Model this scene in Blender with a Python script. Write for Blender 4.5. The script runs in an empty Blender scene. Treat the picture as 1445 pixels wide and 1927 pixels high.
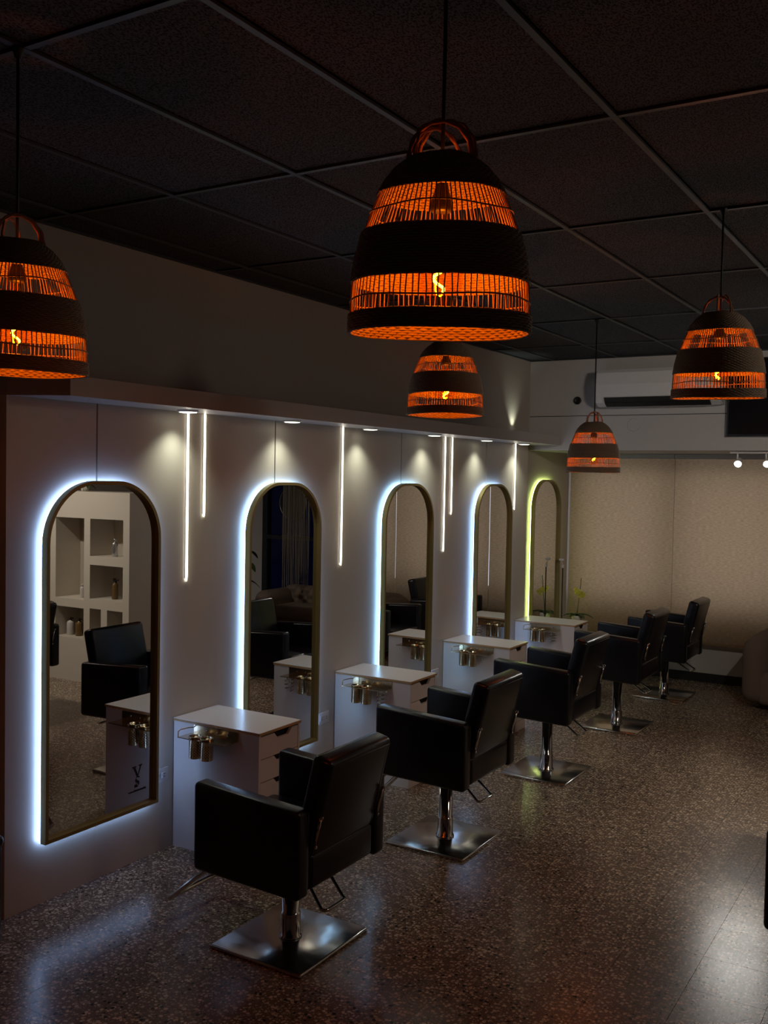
import bpy, bmesh, math, random
from mathutils import Vector, Matrix
random.seed(7)
PI = math.pi
scene = bpy.context.scene
C = scene.collection

# ------------------------------------------------------------------ camera
W, H = 1445, 1927
F_PX, YAW, PITCH, ROLL = 1834.57, 0.54489, 0.03598, 0.01833
CAM = Vector((3.6105, 0.0, 1.989))
fw = Vector((-math.sin(YAW)*math.cos(PITCH), math.cos(YAW)*math.cos(PITCH), -math.sin(PITCH)))
rt = fw.cross(Vector((0, 0, 1))).normalized()
up = rt.cross(fw)
c_, s_ = math.cos(ROLL), math.sin(ROLL)
rt, up = c_*rt + s_*up, -s_*rt + c_*up
cd = bpy.data.cameras.new('camera')
cam = bpy.data.objects.new('camera', cd)
C.objects.link(cam)
cam.matrix_world = Matrix(((rt.x, up.x, -fw.x, CAM.x), (rt.y, up.y, -fw.y, CAM.y), (rt.z, up.z, -fw.z, CAM.z), (0, 0, 0, 1)))
cd.sensor_fit = 'VERTICAL'
cd.sensor_height = 36.0
cd.lens = F_PX/H*36.0
cd.clip_start = 0.02
scene.camera = cam

# ------------------------------------------------------------------ world, exposure
world = bpy.data.worlds.new('world')
scene.world = world
world.use_nodes = True
bg = world.node_tree.nodes['Background']
bg.inputs[0].default_value = (0.92, 0.93, 1.0, 1)
bg.inputs[1].default_value = 1.2
vs = scene.view_settings
vs.view_transform = 'Standard'
vs.look = 'None'
vs.gamma = 1.0
vs.use_curve_mapping = False
vs.exposure = 0.0

# light levels (emission strength / watts)
HALO = 15.0          # led tape behind the mirrors
LINE = 9.0           # vertical led lines on the panels
PUCK_W = 9.0         # downlights under the ledge
BULB_E = 520.0       # pendant bulb filaments
TRACK_W = 16.0       # track spots by the window
WASH_W = 150.0        # added unseen fill on the bulkhead
SIDE_W = 26.0        # added unseen fill on the mirror wall
ROOM_W = 95.0        # added unseen spots brightening the niche wall

# ------------------------------------------------------------------ material helpers
def nodes_of(name):
    m = bpy.data.materials.new(name)
    m.use_nodes = True
    nt = m.node_tree
    return m, nt, nt.nodes['Principled BSDF']

def add_noise_bump(nt, b, scale, strength, dist=0.002, detail=3, stretch=None):
    tc = nt.nodes.new('ShaderNodeTexCoord')
    n = nt.nodes.new('ShaderNodeTexNoise')
    n.inputs['Scale'].default_value = scale
    n.inputs['Detail'].default_value = detail
    if stretch:
        mp = nt.nodes.new('ShaderNodeMapping')
        mp.inputs['Scale'].default_value = stretch
        nt.links.new(tc.outputs['Object'], mp.inputs[0])
        nt.links.new(mp.outputs[0], n.inputs['Vector'])
    else:
        nt.links.new(tc.outputs['Object'], n.inputs['Vector'])
    bp = nt.nodes.new('ShaderNodeBump')
    bp.inputs['Strength'].default_value = strength
    bp.inputs['Distance'].default_value = dist
    nt.links.new(n.outputs['Fac'], bp.inputs['Height'])
    nt.links.new(bp.outputs[0], b.inputs['Normal'])
    return n

def mat(name, col, rough=0.5, metal=0.0, spec=0.5, bump=None, vary=0.0, coat=0.0, stretch=None):
    m, nt, b = nodes_of(name)
    b.inputs['Base Color'].default_value = (*col, 1)
    b.inputs['Roughness'].default_value = rough
    b.inputs['Metallic'].default_value = metal
    b.inputs['Specular IOR Level'].default_value = spec
    b.inputs['Coat Weight'].default_value = coat
    n = None
    if bump:
        n = add_noise_bump(nt, b, bump[0], bump[1], bump[2] if len(bump) > 2 else 0.002, stretch=stretch)
    if vary:
        if n is None:
            tc = nt.nodes.new('ShaderNodeTexCoord')
            n = nt.nodes.new('ShaderNodeTexNoise')
            n.inputs['Scale'].default_value = 6
            nt.links.new(tc.outputs['Object'], n.inputs['Vector'])
        r = nt.nodes.new('ShaderNodeMix')
        r.data_type = 'RGBA'
        r.inputs['A'].default_value = (*[c*(1-vary) for c in col], 1)
        r.inputs['B'].default_value = (*[min(1, c*(1+vary)) for c in col], 1)
        nt.links.new(n.outputs['Fac'], r.inputs['Factor'])
        nt.links.new(r.outputs['Result'], b.inputs['Base Color'])
    return m

def emit(name, col, strength):
    m, nt, b = nodes_of(name)
    b.inputs['Base Color'].default_value = (0.8, 0.8, 0.8, 1)
    b.inputs['Emission Color'].default_value = (*col, 1)
    b.inputs['Emission Strength'].default_value = strength
    return m

def clear(name, col, glossy=0.06, rough=0.02):
    m = bpy.data.materials.new(name)
    m.use_nodes = True
    nt = m.node_tree
    for n in list(nt.nodes):
        nt.nodes.remove(n)
    o = nt.nodes.new('ShaderNodeOutputMaterial')
    t = nt.nodes.new('ShaderNodeBsdfTransparent')
    t.inputs[0].default_value = (*col, 1)
    g = nt.nodes.new('ShaderNodeBsdfGlossy')
    g.inputs['Roughness'].default_value = rough
    mx = nt.nodes.new('ShaderNodeMixShader')
    mx.inputs[0].default_value = glossy
    nt.links.new(t.outputs[0], mx.inputs[1])
    nt.links.new(g.outputs[0], mx.inputs[2])
    nt.links.new(mx.outputs[0], o.inputs[0])
    return m

def terrazzo():
    m, nt, b = nodes_of('terrazzo')
    N, L = nt.nodes, nt.links
    geo = N.new('ShaderNodeNewGeometry')
    def chips(scale, lo, hi, seed):
        mp = N.new('ShaderNodeMapping')
        mp.inputs['Location'].default_value = (seed, seed*1.7, 0)
        L.new(geo.outputs['Position'], mp.inputs[0])
        nz = N.new('ShaderNodeTexNoise')
        nz.inputs['Scale'].default_value = scale*1.1
        L.new(mp.outputs[0], nz.inputs['Vector'])
        add = N.new('ShaderNodeVectorMath'); add.operation = 'MULTIPLY_ADD'
        L.new(nz.outputs['Color'], add.inputs[0])
        add.inputs[1].default_value = (0.012, 0.012, 0)
        L.new(mp.outputs[0], add.inputs[2])
        v = N.new('ShaderNodeTexVoronoi')
        v.voronoi_dimensions = '2D'
        v.inputs['Scale'].default_value = scale
        L.new(add.outputs[0], v.inputs['Vector'])
        sep = N.new('ShaderNodeSeparateColor')
        L.new(v.outputs['Color'], sep.inputs[0])
        # chip radius varies per cell
        mr = N.new('ShaderNodeMapRange')
        mr.inputs['From Min'].default_value = 0; mr.inputs['From Max'].default_value = 1
        mr.inputs['To Min'].default_value = lo; mr.inputs['To Max'].default_value = hi
        L.new(sep.outputs['Red'], mr.inputs['Value'])
        lt = N.new('ShaderNodeMath'); lt.operation = 'LESS_THAN'
        L.new(v.outputs['Distance'], lt.inputs[0]); L.new(mr.outputs[0], lt.inputs[1])
        return lt.outputs[0], sep.outputs['Green']
    ch1, hue1 = chips(62, -0.10, 0.52, 0.0)
    ch2, hue2 = chips(110, -0.25, 0.42, 3.1)
    ch3, hue3 = chips(48, -1.6, 0.42, 7.7)
    big = N.new('ShaderNodeTexNoise'); big.inputs['Scale'].default_value = 1.3; big.inputs['Detail'].default_value = 4
    L.new(geo.outputs['Position'], big.inputs['Vector'])
    ramp = N.new('ShaderNodeMix'); ramp.data_type = 'RGBA'
    ramp.inputs['A'].default_value = (0.115, 0.080, 0.057, 1); ramp.inputs['B'].default_value = (0.175, 0.125, 0.090, 1)
    L.new(big.outputs['Fac'], ramp.inputs['Factor'])
    def layer(base, fac, hue, a, bb):
        cm = N.new('ShaderNodeMix'); cm.data_type = 'RGBA'
        cm.inputs['A'].default_value = (*a, 1); cm.inputs['B'].default_value = (*bb, 1)
        L.new(hue, cm.inputs['Factor'])
        mx = N.new('ShaderNodeMix'); mx.data_type = 'RGBA'
        L.new(fac, mx.inputs['Factor']); L.new(base, mx.inputs['A']); L.new(cm.outputs['Result'], mx.inputs['B'])
        return mx.outputs['Result']
    col = layer(ramp.outputs['Result'], ch2, hue2, (0.27, 0.21, 0.155), (0.44, 0.355, 0.265))
    col = layer(col, ch1, hue1, (0.36, 0.28, 0.20), (0.70, 0.57, 0.42))
    col = layer(col, ch3, hue3, (0.010, 0.009, 0.009), (0.035, 0.028, 0.024))
    L.new(col, b.inputs['Base Color'])
    b.inputs['Roughness'].default_value = 0.27
    b.inputs['Specular IOR Level'].default_value = 0.45
    n2 = N.new('ShaderNodeTexNoise'); n2.inputs['Scale'].default_value = 90
    L.new(geo.outputs['Position'], n2.inputs['Vector'])
    bp = N.new('ShaderNodeBump'); bp.inputs['Strength'].default_value = 0.18; bp.inputs['Distance'].default_value = 0.002
    L.new(n2.outputs['Fac'], bp.inputs['Height']); L.new(bp.outputs[0], b.inputs['Normal'])
    rr = N.new('ShaderNodeMapRange'); rr.inputs['To Min'].default_value = 0.16; rr.inputs['To Max'].default_value = 0.31
    L.new(big.outputs['Fac'], rr.inputs['Value']); L.new(rr.outputs[0], b.inputs['Roughness'])
    return m

def acoustic():
    m, nt, b = nodes_of('acoustic_tile')
    N, L = nt.nodes, nt.links
    geo = N.new('ShaderNodeNewGeometry')
    mp = N.new('ShaderNodeMapping'); mp.inputs['Scale'].default_value = (1.0, 0.55, 1)
    L.new(geo.outputs['Position'], mp.inputs[0])
    nz = N.new('ShaderNodeTexNoise'); nz.inputs['Scale'].default_value = 190; nz.inputs['Detail'].default_value = 2
    L.new(mp.outputs[0], nz.inputs['Vector'])
    st = N.new('ShaderNodeMapRange'); st.inputs['From Min'].default_value = 0.43; st.inputs['From Max'].default_value = 0.51
    L.new(nz.outputs['Fac'], st.inputs['Value'])
    lg = N.new('ShaderNodeTexNoise'); lg.inputs['Scale'].default_value = 1.4; lg.inputs['Detail'].default_value = 5
    L.new(geo.outputs['Position'], lg.inputs['Vector'])
    mx = N.new('ShaderNodeMix'); mx.data_type = 'RGBA'
    mx.inputs['A'].default_value = (0.003, 0.003, 0.004, 1)
    base = N.new('ShaderNodeMix'); base.data_type = 'RGBA'
    base.inputs['A'].default_value = (0.055, 0.063, 0.078, 1); base.inputs['B'].default_value = (0.095, 0.105, 0.122, 1)
    L.new(lg.outputs['Fac'], base.inputs['Factor'])
    L.new(st.outputs[0], mx.inputs['Factor']); L.new(base.outputs['Result'], mx.inputs['B'])
    L.new(mx.outputs['Result'], b.inputs['Base Color'])
    b.inputs['Roughness'].default_value = 0.9
    bp = N.new('ShaderNodeBump'); bp.inputs['Strength'].default_value = 0.6; bp.inputs['Distance'].default_value = 0.004
    L.new(st.outputs[0], bp.inputs['Height']); L.new(bp.outputs[0], b.inputs['Normal'])
    return m

def linen():
    m = bpy.data.materials.new('blind_linen')
    m.use_nodes = True
    nt = m.node_tree
    N, L = nt.nodes, nt.links
    b = N['Principled BSDF']
    geo = N.new('ShaderNodeNewGeometry')
    mp = N.new('ShaderNodeMapping'); mp.inputs['Scale'].default_value = (28, 28, 150)
    L.new(geo.outputs['Position'], mp.inputs[0])
    n = N.new('ShaderNodeTexNoise'); n.inputs['Scale'].default_value = 1.0; n.inputs['Detail'].default_value = 4
    L.new(mp.outputs[0], n.inputs['Vector'])
    r = N.new('ShaderNodeMapRange'); r.inputs['From Min'].default_value = 0.3; r.inputs['From Max'].default_value = 0.7
    L.new(n.outputs['Fac'], r.inputs['Value'])
    mx = N.new('ShaderNodeMix'); mx.data_type = 'RGBA'
    mx.inputs['A'].default_value = (0.33, 0.23, 0.135, 1); mx.inputs['B'].default_value = (0.50, 0.355, 0.215, 1)
    L.new(r.outputs[0], mx.inputs['Factor'])
    L.new(mx.outputs['Result'], b.inputs['Base Color'])
    b.inputs['Roughness'].default_value = 0.85
    tr = N.new('ShaderNodeBsdfTranslucent')
    L.new(mx.outputs['Result'], tr.inputs['Color'])
    ms = N.new('ShaderNodeMixShader'); ms.inputs[0].default_value = 0.55
    L.new(b.outputs[0], ms.inputs[1]); L.new(tr.outputs[0], ms.inputs[2])
    L.new(ms.outputs[0], N['Material Output'].inputs['Surface'])
    return m

def brushed():
    m, nt, b = nodes_of('brushed_steel')
    b.inputs['Base Color'].default_value = (0.62, 0.60, 0.57, 1)
    b.inputs['Metallic'].default_value = 1
    N, L = nt.nodes, nt.links
    tc = N.new('ShaderNodeTexCoord')
    mp = N.new('ShaderNodeMapping'); mp.inputs['Scale'].default_value = (4, 260, 4)
    L.new(tc.outputs['Object'], mp.inputs[0])
    n = N.new('ShaderNodeTexNoise'); n.inputs['Scale'].default_value = 1.0; n.inputs['Detail'].default_value = 4
    L.new(mp.outputs[0], n.inputs['Vector'])
    r = N.new('ShaderNodeMapRange'); r.inputs['To Min'].default_value = 0.10; r.inputs['To Max'].default_value = 0.26
    L.new(n.outputs['Fac'], r.inputs['Value']); L.new(r.outputs[0], b.inputs['Roughness'])
    w = N.new('ShaderNodeTexNoise'); w.inputs['Scale'].default_value = 5; w.inputs['Detail'].default_value = 2
    L.new(tc.outputs['Object'], w.inputs['Vector'])
    bp = N.new('ShaderNodeBump'); bp.inputs['Strength'].default_value = 0.35; bp.inputs['Distance'].default_value = 0.012
    L.new(w.outputs['Fac'], bp.inputs['Height']); L.new(bp.outputs[0], b.inputs['Normal'])
    return m

def perforated():
    m, nt, b = nodes_of('perforated_champagne_metal')
    N, L = nt.nodes, nt.links
    tc = N.new('ShaderNodeTexCoord'); sp = N.new('ShaderNodeSeparateXYZ'); L.new(tc.outputs['Object'], sp.inputs[0])
    def mt(op, a, bb=None):
        n = N.new('ShaderNodeMath'); n.operation = op
        for i, v in enumerate((a, bb)):
            if v is None: continue
            if isinstance(v, (int, float)): n.inputs[i].default_value = v
            else: L.new(v, n.inputs[i])
        return n.outputs[0]
    ang = mt('SINE', mt('MULTIPLY', mt('ARCTAN2', sp.outputs['Y'], sp.outputs['X']), 14.0))
    zz = mt('SINE', mt('MULTIPLY', sp.outputs['Z'], 2*PI/0.014))
    band = mt('MULTIPLY', mt('LESS_THAN', sp.outputs['Z'], -0.025), mt('GREATER_THAN', sp.outputs['Z'], -0.092))
    hole = mt('MULTIPLY', mt('GREATER_THAN', mt('MULTIPLY', ang, zz), 0.45), band)
    mx = N.new('ShaderNodeMix'); mx.data_type = 'RGBA'
    mx.inputs['A'].default_value = (0.62, 0.50, 0.33, 1); mx.inputs['B'].default_value = (0.02, 0.015, 0.01, 1)
    L.new(hole, mx.inputs['Factor']); L.new(mx.outputs['Result'], b.inputs['Base Color'])
    b.inputs['Metallic'].default_value = 1; b.inputs['Roughness'].default_value = 0.2
    return m

M = {}
M['perforated'] = perforated()
M['terrazzo'] = terrazzo()
M['tile'] = acoustic()
M['tbar'] = mat('ceiling_grid_paint', (0.044, 0.048, 0.054), 0.5)
M['panel'] = mat('panel_paint', (0.57, 0.525, 0.445), 0.42, bump=(3.0, 0.12, 0.01))
M['wall'] = mat('wall_paint', (0.42, 0.37, 0.33), 0.6, bump=(40, 0.05), vary=0.05)
M['farwall'] = mat('far_wall_paint', (0.50, 0.48, 0.47), 0.55, bump=(30, 0.05))
M['ledge'] = mat('ledge_paint', (0.46, 0.41, 0.40), 0.45, bump=(12, 0.06))
M['white'] = mat('white_laminate', (0.74, 0.70, 0.67), 0.28, bump=(60, 0.03))
M['edge'] = mat('birch_ply_edge', (0.50, 0.30, 0.12), 0.5, vary=0.2)
M['dark'] = mat('dark_recess', (0.012, 0.011, 0.011), 0.6)
M['leather'] = mat('black_leather', (0.006, 0.006, 0.009), 0.28, spec=0.40, bump=(150, 0.08, 0.002))
M['piping'] = mat('black_leather_seam', (0.014, 0.014, 0.016), 0.42)
M['chrome'] = mat('chrome', (0.62, 0.60, 0.58), 0.09, metal=1)
M['brushed'] = brushed()
M['gold'] = mat('champagne_metal', (0.62, 0.50, 0.33), 0.20, metal=1)
M['frame'] = mat('brass_mirror_frame', (0.31, 0.25, 0.095), 0.40, metal=0.35, bump=(90, 0.05))
M['mirror'] = mat('mirror_silver', (0.72, 0.73, 0.73), 0.0, metal=1)
M['backing'] = mat('mirror_backing', (0.25, 0.24, 0.22), 0.7)
M['rattan'] = mat('rattan', (0.30, 0.215, 0.14), 0.62, bump=(240, 0.3, 0.002), vary=0.30)
M['cane'] = mat('cane_stake', (0.40, 0.235, 0.12), 0.55, vary=0.25)
M['raffia'] = mat('raffia_cord', (0.42, 0.20, 0.11), 0.7, vary=0.25)
M['cord'] = mat('black_cord', (0.008, 0.008, 0.008), 0.5)
M['filament'] = emit('filament', (1.0, 0.190, 0.0015), BULB_E)
M['bulbglass'] = clear('amber_glass', (1.0, 0.86, 0.62), 0.06)
M['pane'] = clear('window_glass', (0.95, 0.97, 1.0), 0.08)
M['blind'] = linen()
M['acwhite'] = mat('air_conditioner_plastic', (0.72, 0.72, 0.72), 0.22)
M['black'] = mat('black_plastic', (0.01, 0.01, 0.012), 0.4)
M['screen'] = mat('dark_screen', (0.006, 0.006, 0.010), 0.25)
M['boucle'] = mat('boucle_fabric', (0.19, 0.14, 0.112), 0.95, bump=(220, 0.7, 0.006), vary=0.15)
M['leaf'] = mat('leaf', (0.035, 0.085, 0.018), 0.4, vary=0.3)
M['petal'] = mat('orchid_petal', (0.55, 0.50, 0.05), 0.5)
M['stem'] = mat('orchid_stem', (0.10, 0.10, 0.03), 0.6)
M['pot'] = mat('white_pot', (0.65, 0.63, 0.55), 0.4)
M['plate'] = mat('outlet_plastic', (0.66, 0.64, 0.62), 0.35)
M['doorglass'] = clear('dusk_dimmed_door_glass', (0.016, 0.026, 0.070), 0.06)  # dusk outside is put into the glass colour, dimming the sky behind
M['doorframe'] = mat('dark_door_frame', (0.02, 0.024, 0.035), 0.4)
M['string'] = mat('macrame_string', (0.34, 0.30, 0.22), 0.85)
M['amber'] = mat('amber_bottle', (0.14, 0.085, 0.03), 0.15)
M['silver'] = mat('silver_bottle', (0.5, 0.5, 0.5), 0.25, metal=0.8)
M['cream'] = mat('cream_bottle', (0.5, 0.48, 0.44), 0.3)
M['ink'] = mat('black_vinyl', (0.006, 0.006, 0.006), 0.5)

# ------------------------------------------------------------------ mesh helpers
class MB:
    def __init__(self):
        self.v = []; self.f = []; self.sm = []
    def quadbox(self, x0, x1, y0, y1, z0, z1):
        b = len(self.v)
        self.v += [(x0,y0,z0),(x1,y0,z0),(x1,y1,z0),(x0,y1,z0),(x0,y0,z1),(x1,y0,z1),(x1,y1,z1),(x0,y1,z1)]
        for q in ((3,2,1,0),(4,5,6,7),(0,1,5,4),(1,2,6,5),(2,3,7,6),(3,0,4,7)):
            self.f.append(tuple(b+i for i in q)); self.sm.append(False)
        return self
    def prism(self, poly, axis, a, b, smooth=False):
        """poly: 2d outline; axis: extrusion axis, coordinates fill the other axes in order"""
        n = len(poly); s = len(self.v)
        def mk(p, t):
            if axis == 0: return (t, p[0], p[1])
            if axis == 1: return (p[0], t, p[1])
            return (p[0], p[1], t)
        self.v += [mk(p, a) for p in poly] + [mk(p, b) for p in poly]
        self.f.append(tuple(s+i for i in range(n))[::-1]); self.sm.append(False)
        self.f.append(tuple(s+n+i for i in range(n))); self.sm.append(False)
        for i in range(n):
            j = (i+1) % n
            self.f.append((s+i, s+j, s+n+j, s+n+i)); self.sm.append(smooth)
        return self
    def ring_prism(self, outer, inner, axis, a, b):
        n = len(outer); s = len(self.v)
        def mk(p, t):
            if axis == 0: return (t, p[0], p[1])
            if axis == 1: return (p[0], t, p[1])
            return (p[0], p[1], t)
        self.v += [mk(p, a) for p in outer] + [mk(p, a) for p in inner] + [mk(p, b) for p in outer] + [mk(p, b) for p in inner]
        for i in range(n):
            j = (i+1) % n
            O0, O1, I0, I1 = s+i, s+j, s+n+i, s+n+j
            P0, P1, Q0, Q1 = s+2*n+i, s+2*n+j, s+3*n+i, s+3*n+j
            for q in ((O0,O1,I1,I0),(P0,Q0,Q1,P1),(O0,P0,P1,O1),(I0,I1,Q1,Q0)):
                self.f.append(q); self.sm.append(False)
        return self
    def tube(self, pts, r, n=8, closed=False, cap=True, squash=None):
        pts = [Vector(p) for p in pts]; m = len(pts); s = len(self.v)
        rr = r if isinstance(r, (list, tuple)) else [r]*m
        prev = None
        for i, p in enumerate(pts):
            if closed: t = pts[(i+1) % m] - pts[i-1]
            else: t = pts[min(i+1, m-1)] - pts[max(i-1, 0)]
            t.normalize()
            if prev is None:
                a = Vector((0, 0, 1)) if abs(t.z) < 0.9 else Vector((1, 0, 0))
                u = t.cross(a).normalized()
            else:
                u = (prev - t*prev.dot(t)).normalized()
            prev = u
            w = t.cross(u)
            for k in range(n):
                an = 2*PI*k/n
                self.v.append(tuple(p + (u*math.cos(an) + w*math.sin(an))*rr[i]))
        for i in range(m if closed else m-1):
            j = (i+1) % m
            for k in range(n):
                l = (k+1) % n
                self.f.append((s+i*n+k, s+i*n+l, s+j*n+l, s+j*n+k)); self.sm.append(True)
        if cap and not closed:
            self.f.append(tuple(s+k for k in range(n))[::-1]); self.sm.append(False)
            self.f.append(tuple(s+(m-1)*n+k for k in range(n))); self.sm.append(False)
        return self
    def lathe(self, prof, n=24, c=(0, 0, 0), capb=True, capt=True):
        s = len(self.v); m = len(prof)
        for r, z in prof:
            for k in range(n):
                an = 2*PI*k/n
                self.v.append((c[0]+r*math.cos(an), c[1]+r*math.sin(an), c[2]+z))
        for i in range(m-1):
            for k in range(n):
                l = (k+1) % n
                self.f.append((s+i*n+k, s+i*n+l, s+(i+1)*n+l, s+(i+1)*n+k)); self.sm.append(True)
        if capb: self.f.append(tuple(s+k for k in range(n))[::-1]); self.sm.append(False)
        if capt: self.f.append(tuple(s+(m-1)*n+k for k in range(n))); self.sm.append(False)
        return self
    def rbox(self, cx, cy, cz, sx, sy, sz, r, seg=3, tilt=None, taper=None, puff=0.0):
        """rounded box, optional tilt about y (radians) around its centre"""
        bm = bmesh.new()
        bmesh.ops.create_cube(bm, size=1)
        for v in bm.verts: v.co = Vector((v.co.x*sx, v.co.y*sy, v.co.z*sz))
        bmesh.ops.bevel(bm, geom=bm.edges[:], offset=r, offset_type='OFFSET', segments=seg, profile=0.5, affect='EDGES')
        bmesh.ops.recalc_face_normals(bm, faces=bm.faces[:])
        s = len(self.v)
        bm.verts.index_update()
        for v in bm.verts:
            p = v.co.copy()
            if taper: p = taper(p)
            if tilt:
                ct, st = math.cos(tilt), math.sin(tilt)
                p = Vector((p.x*ct + p.z*st, p.y, -p.x*st + p.z*ct))
            self.v.append((p.x+cx, p.y+cy, p.z+cz))
        for f in bm.faces:
            self.f.append(tuple(s+v.index for v in f.verts)); self.sm.append(True)
        bm.free()
        return self
    def mesh(self, name, m, autosmooth=True):
        me = bpy.data.meshes.new(name)
        me.from_pydata(self.v, [], self.f)
        me.polygons.foreach_set('use_smooth', self.sm)
        me.materials.append(m if not isinstance(m, str) else M[m])
        me.update()
        return me
    def obj(self, name, m, parent=None, loc=None):
        o = bpy.data.objects.new(name, self.mesh(name, m))
        C.objects.link(o)
        if parent is not None: o.parent = parent
        if loc: o.location = loc
        return o

def thing(name, label, cat, loc=(0, 0, 0), rotz=0, group=None):
    o = bpy.data.objects.new(name, None)
    C.objects.link(o)
    o.empty_display_size = 0.1
    o.location = loc
    o.rotation_euler = (0, 0, rotz)
    return tag(o, label, cat, group)

def tag(o, label, cat, group=None, kind=None):
    o['label'] = label
    o['category'] = cat
    if group: o['group'] = group
    if kind: o['kind'] = kind
    return o

def struct(o, label=None):
    o['kind'] = 'structure'
    if label: o['label'] = label
    return o

def sempty(name, label=None):
    o = bpy.data.objects.new(name, None); C.objects.link(o)
    return struct(o, label)

def copy_tree(o, parent=None):
    c = o.copy(); C.objects.link(c)
    if parent is not None: c.parent = parent
    for ch in list(o.children): copy_tree(ch, c)
    return c

def light(kind, name, loc, watts, col, parent=None, target=None, **kw):
    d = bpy.data.lights.new(name, kind)
    d.energy = watts; d.color = col
    for k, v in kw.items(): setattr(d, k, v)
    o = bpy.data.objects.new(name, d); C.objects.link(o)
    o.location = loc
    if target is not None:
        o.rotation_euler = (Vector(target) - Vector(loc)).to_track_quat('-Z', 'Y').to_euler()
    if parent is not None: o.parent = parent
    return o

# ------------------------------------------------------------------ room shell
CEIL = 3.116
XB = -0.06           # base wall plane behind the panels
YF = 9.95            # far wall
YB = 8.71            # bulkhead face
XR, YN = 5.2, -3.5   # right and back walls

# floor: bed plus terrazzo tiles, single tiles where the joints can be told apart
fl = struct(MB().quadbox(XB-0.3, XR+0.2, YN-0.2, YF+0.2, -0.10, -0.012).obj('floor', 'terrazzo'), 'brown speckled terrazzo floor')
TS, GAP = 0.30, 0.0016
tx0, ty0 = 0.0, 2.36
tile_me = MB().quadbox(GAP/2, TS-GAP/2, GAP/2, TS-GAP/2, -0.0125, 0.0).mesh('floor_tile', 'terrazzo')
rest = MB()
for i in range(-2, 19):
    for j in range(-21, 27):
        x, y = tx0+i*TS, ty0+j*TS
        if 0 <= i <= 10 and 2 <= j <= 16:
            o = bpy.data.objects.new('floor_tile', tile_me); C.objects.link(o)
            o.location = (x, y, 0); o.parent = fl
        else:
            rest.quadbox(x+GAP/2, x+TS-GAP/2, y+GAP/2, y+TS-GAP/2, -0.0125, 0.0)
ro = rest.obj('floor_tile_field', 'terrazzo', fl)
ro['kind'] = 'stuff'

# ceiling: slab, acoustic tiles, T-bar grid
ce = struct(MB().quadbox(XB-0.3, XR+0.2, YN-0.2, YF+0.2, CEIL+0.06, CEIL+0.16).obj('ceiling', 'dark'), 'dark suspended ceiling of speckled acoustic tiles')
GX0, GDX, GY0, GDY = 0.7885-0.61*2, 0.61, 0.5374-1.2157*4, 1.2157
xs = [GX0+GDX*i for i in range(12)]; ys = [GY0+GDY*j for j in range(14)]
full = MB().quadbox(0.014, GDX-0.014, 0.014, GDY-0.014, 0.004, 0.02).mesh('ceiling_tile', 'tile')
for i in range(len(xs)-1):
    for j in range(len(ys)-1):
        x0, x1 = max(xs[i], XB), min(xs[i+1], XR)
        y0, y1 = max(ys[j], YN), min(ys[j+1], YB)
        if x1-x0 < 0.02 or y1-y0 < 0.02: continue
        if x1-x0 > 0.6 and y1-y0 > 1.21:
            o = bpy.data.objects.new('ceiling_tile', full); C.objects.link(o); o.parent = ce
            o.location = (x0, y0, CEIL + random.choice((0, 0, 0.002)))
        else:
            MB().quadbox(x0+0.004, x1-0.004, y0+0.004, y1-0.004, CEIL+0.004, CEIL+0.02).obj('ceiling_tile', 'tile', ce)
BW = 0.0105
for x in xs:
    if XB+0.05 < x < XR: MB().quadbox(x-BW, x+BW, YN, YB, CEIL-0.006, CEIL+0.003).obj('grid_bar', 'tbar', ce)
for y in ys:
    if YN < y < YB:
        MB().quadbox(XB, XR, y-BW, y+BW, CEIL-0.0045, CEIL+0.003).obj('grid_bar', 'tbar', ce)
MB().quadbox(XB, XB+0.022, YN, YB, CEIL-0.006, CEIL+0.003).obj('grid_bar', 'tbar', ce)
MB().quadbox(XB, XR, YB-0.022, YB, CEIL-0.006, CEIL+0.003).obj('grid_bar', 'tbar', ce)

struct(MB().quadbox(XB-0.2, XB, YN-0.2, YF+0.2, -0.1, CEIL+0.1).obj('wall_left', 'wall'), 'greige painted wall above the lit ledge')
struct(MB().quadbox(XR, XR+0.2, YN-0.2, YF+0.2, -0.1, CEIL+0.1).obj('wall_right', 'wall'))
struct(MB().quadbox(XB, XR, YN-0.2, YN, -0.1, CEIL+0.1).obj('wall_back', 'wall'))

# mirror-side cladding panels with open joints
cl = sempty('wall_cladding', 'pale panelling behind the arched mirrors')
edges = [2.778, 3.290, 4.680, 6.188, 7.641, 8.55]
for a, b in zip(edges[:-1], edges[1:]):
    g0 = 0.0 if a == edges[0] else 0.005
    g1 = 0.0 if b == edges[-1] else 0.005
    m = MB(); m.quadbox(XB, 0.0, a+g0, b-g1, 0.0, 2.315); m.obj('panel', 'panel', cl)
    if b != edges[-1]: MB().quadbox(XB, -0.0008, b-0.005, b+0.005, 0.0, 1.5).obj('joint_strip', 'panel', cl)

# ledge over the mirrors
lp = [(XB, 2.778), (0.0, 2.778), (0.262, 2.90), (0.262, YB), (XB, YB)]
struct(MB().prism(lp, 2, 2.315, 2.402).obj('trim_1', 'ledge'), 'long boxed ledge above the mirrors')

# bulkhead of two boards and the window bay
bk = sempty('wall_bulkhead', 'pale boxed bulkhead above the window blinds')
MB().quadbox(XB, XR, YB, YF, 2.592, CEIL+0.06).obj('board', 'farwall', bk)
MB().quadbox(XB, XR, YB+0.006, YF, 2.586, 2.592).obj('joint', 'dark', bk)
MB().quadbox(XB, XR, YB, YF, 2.27, 2.586).obj('board', 'farwall', bk)

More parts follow.
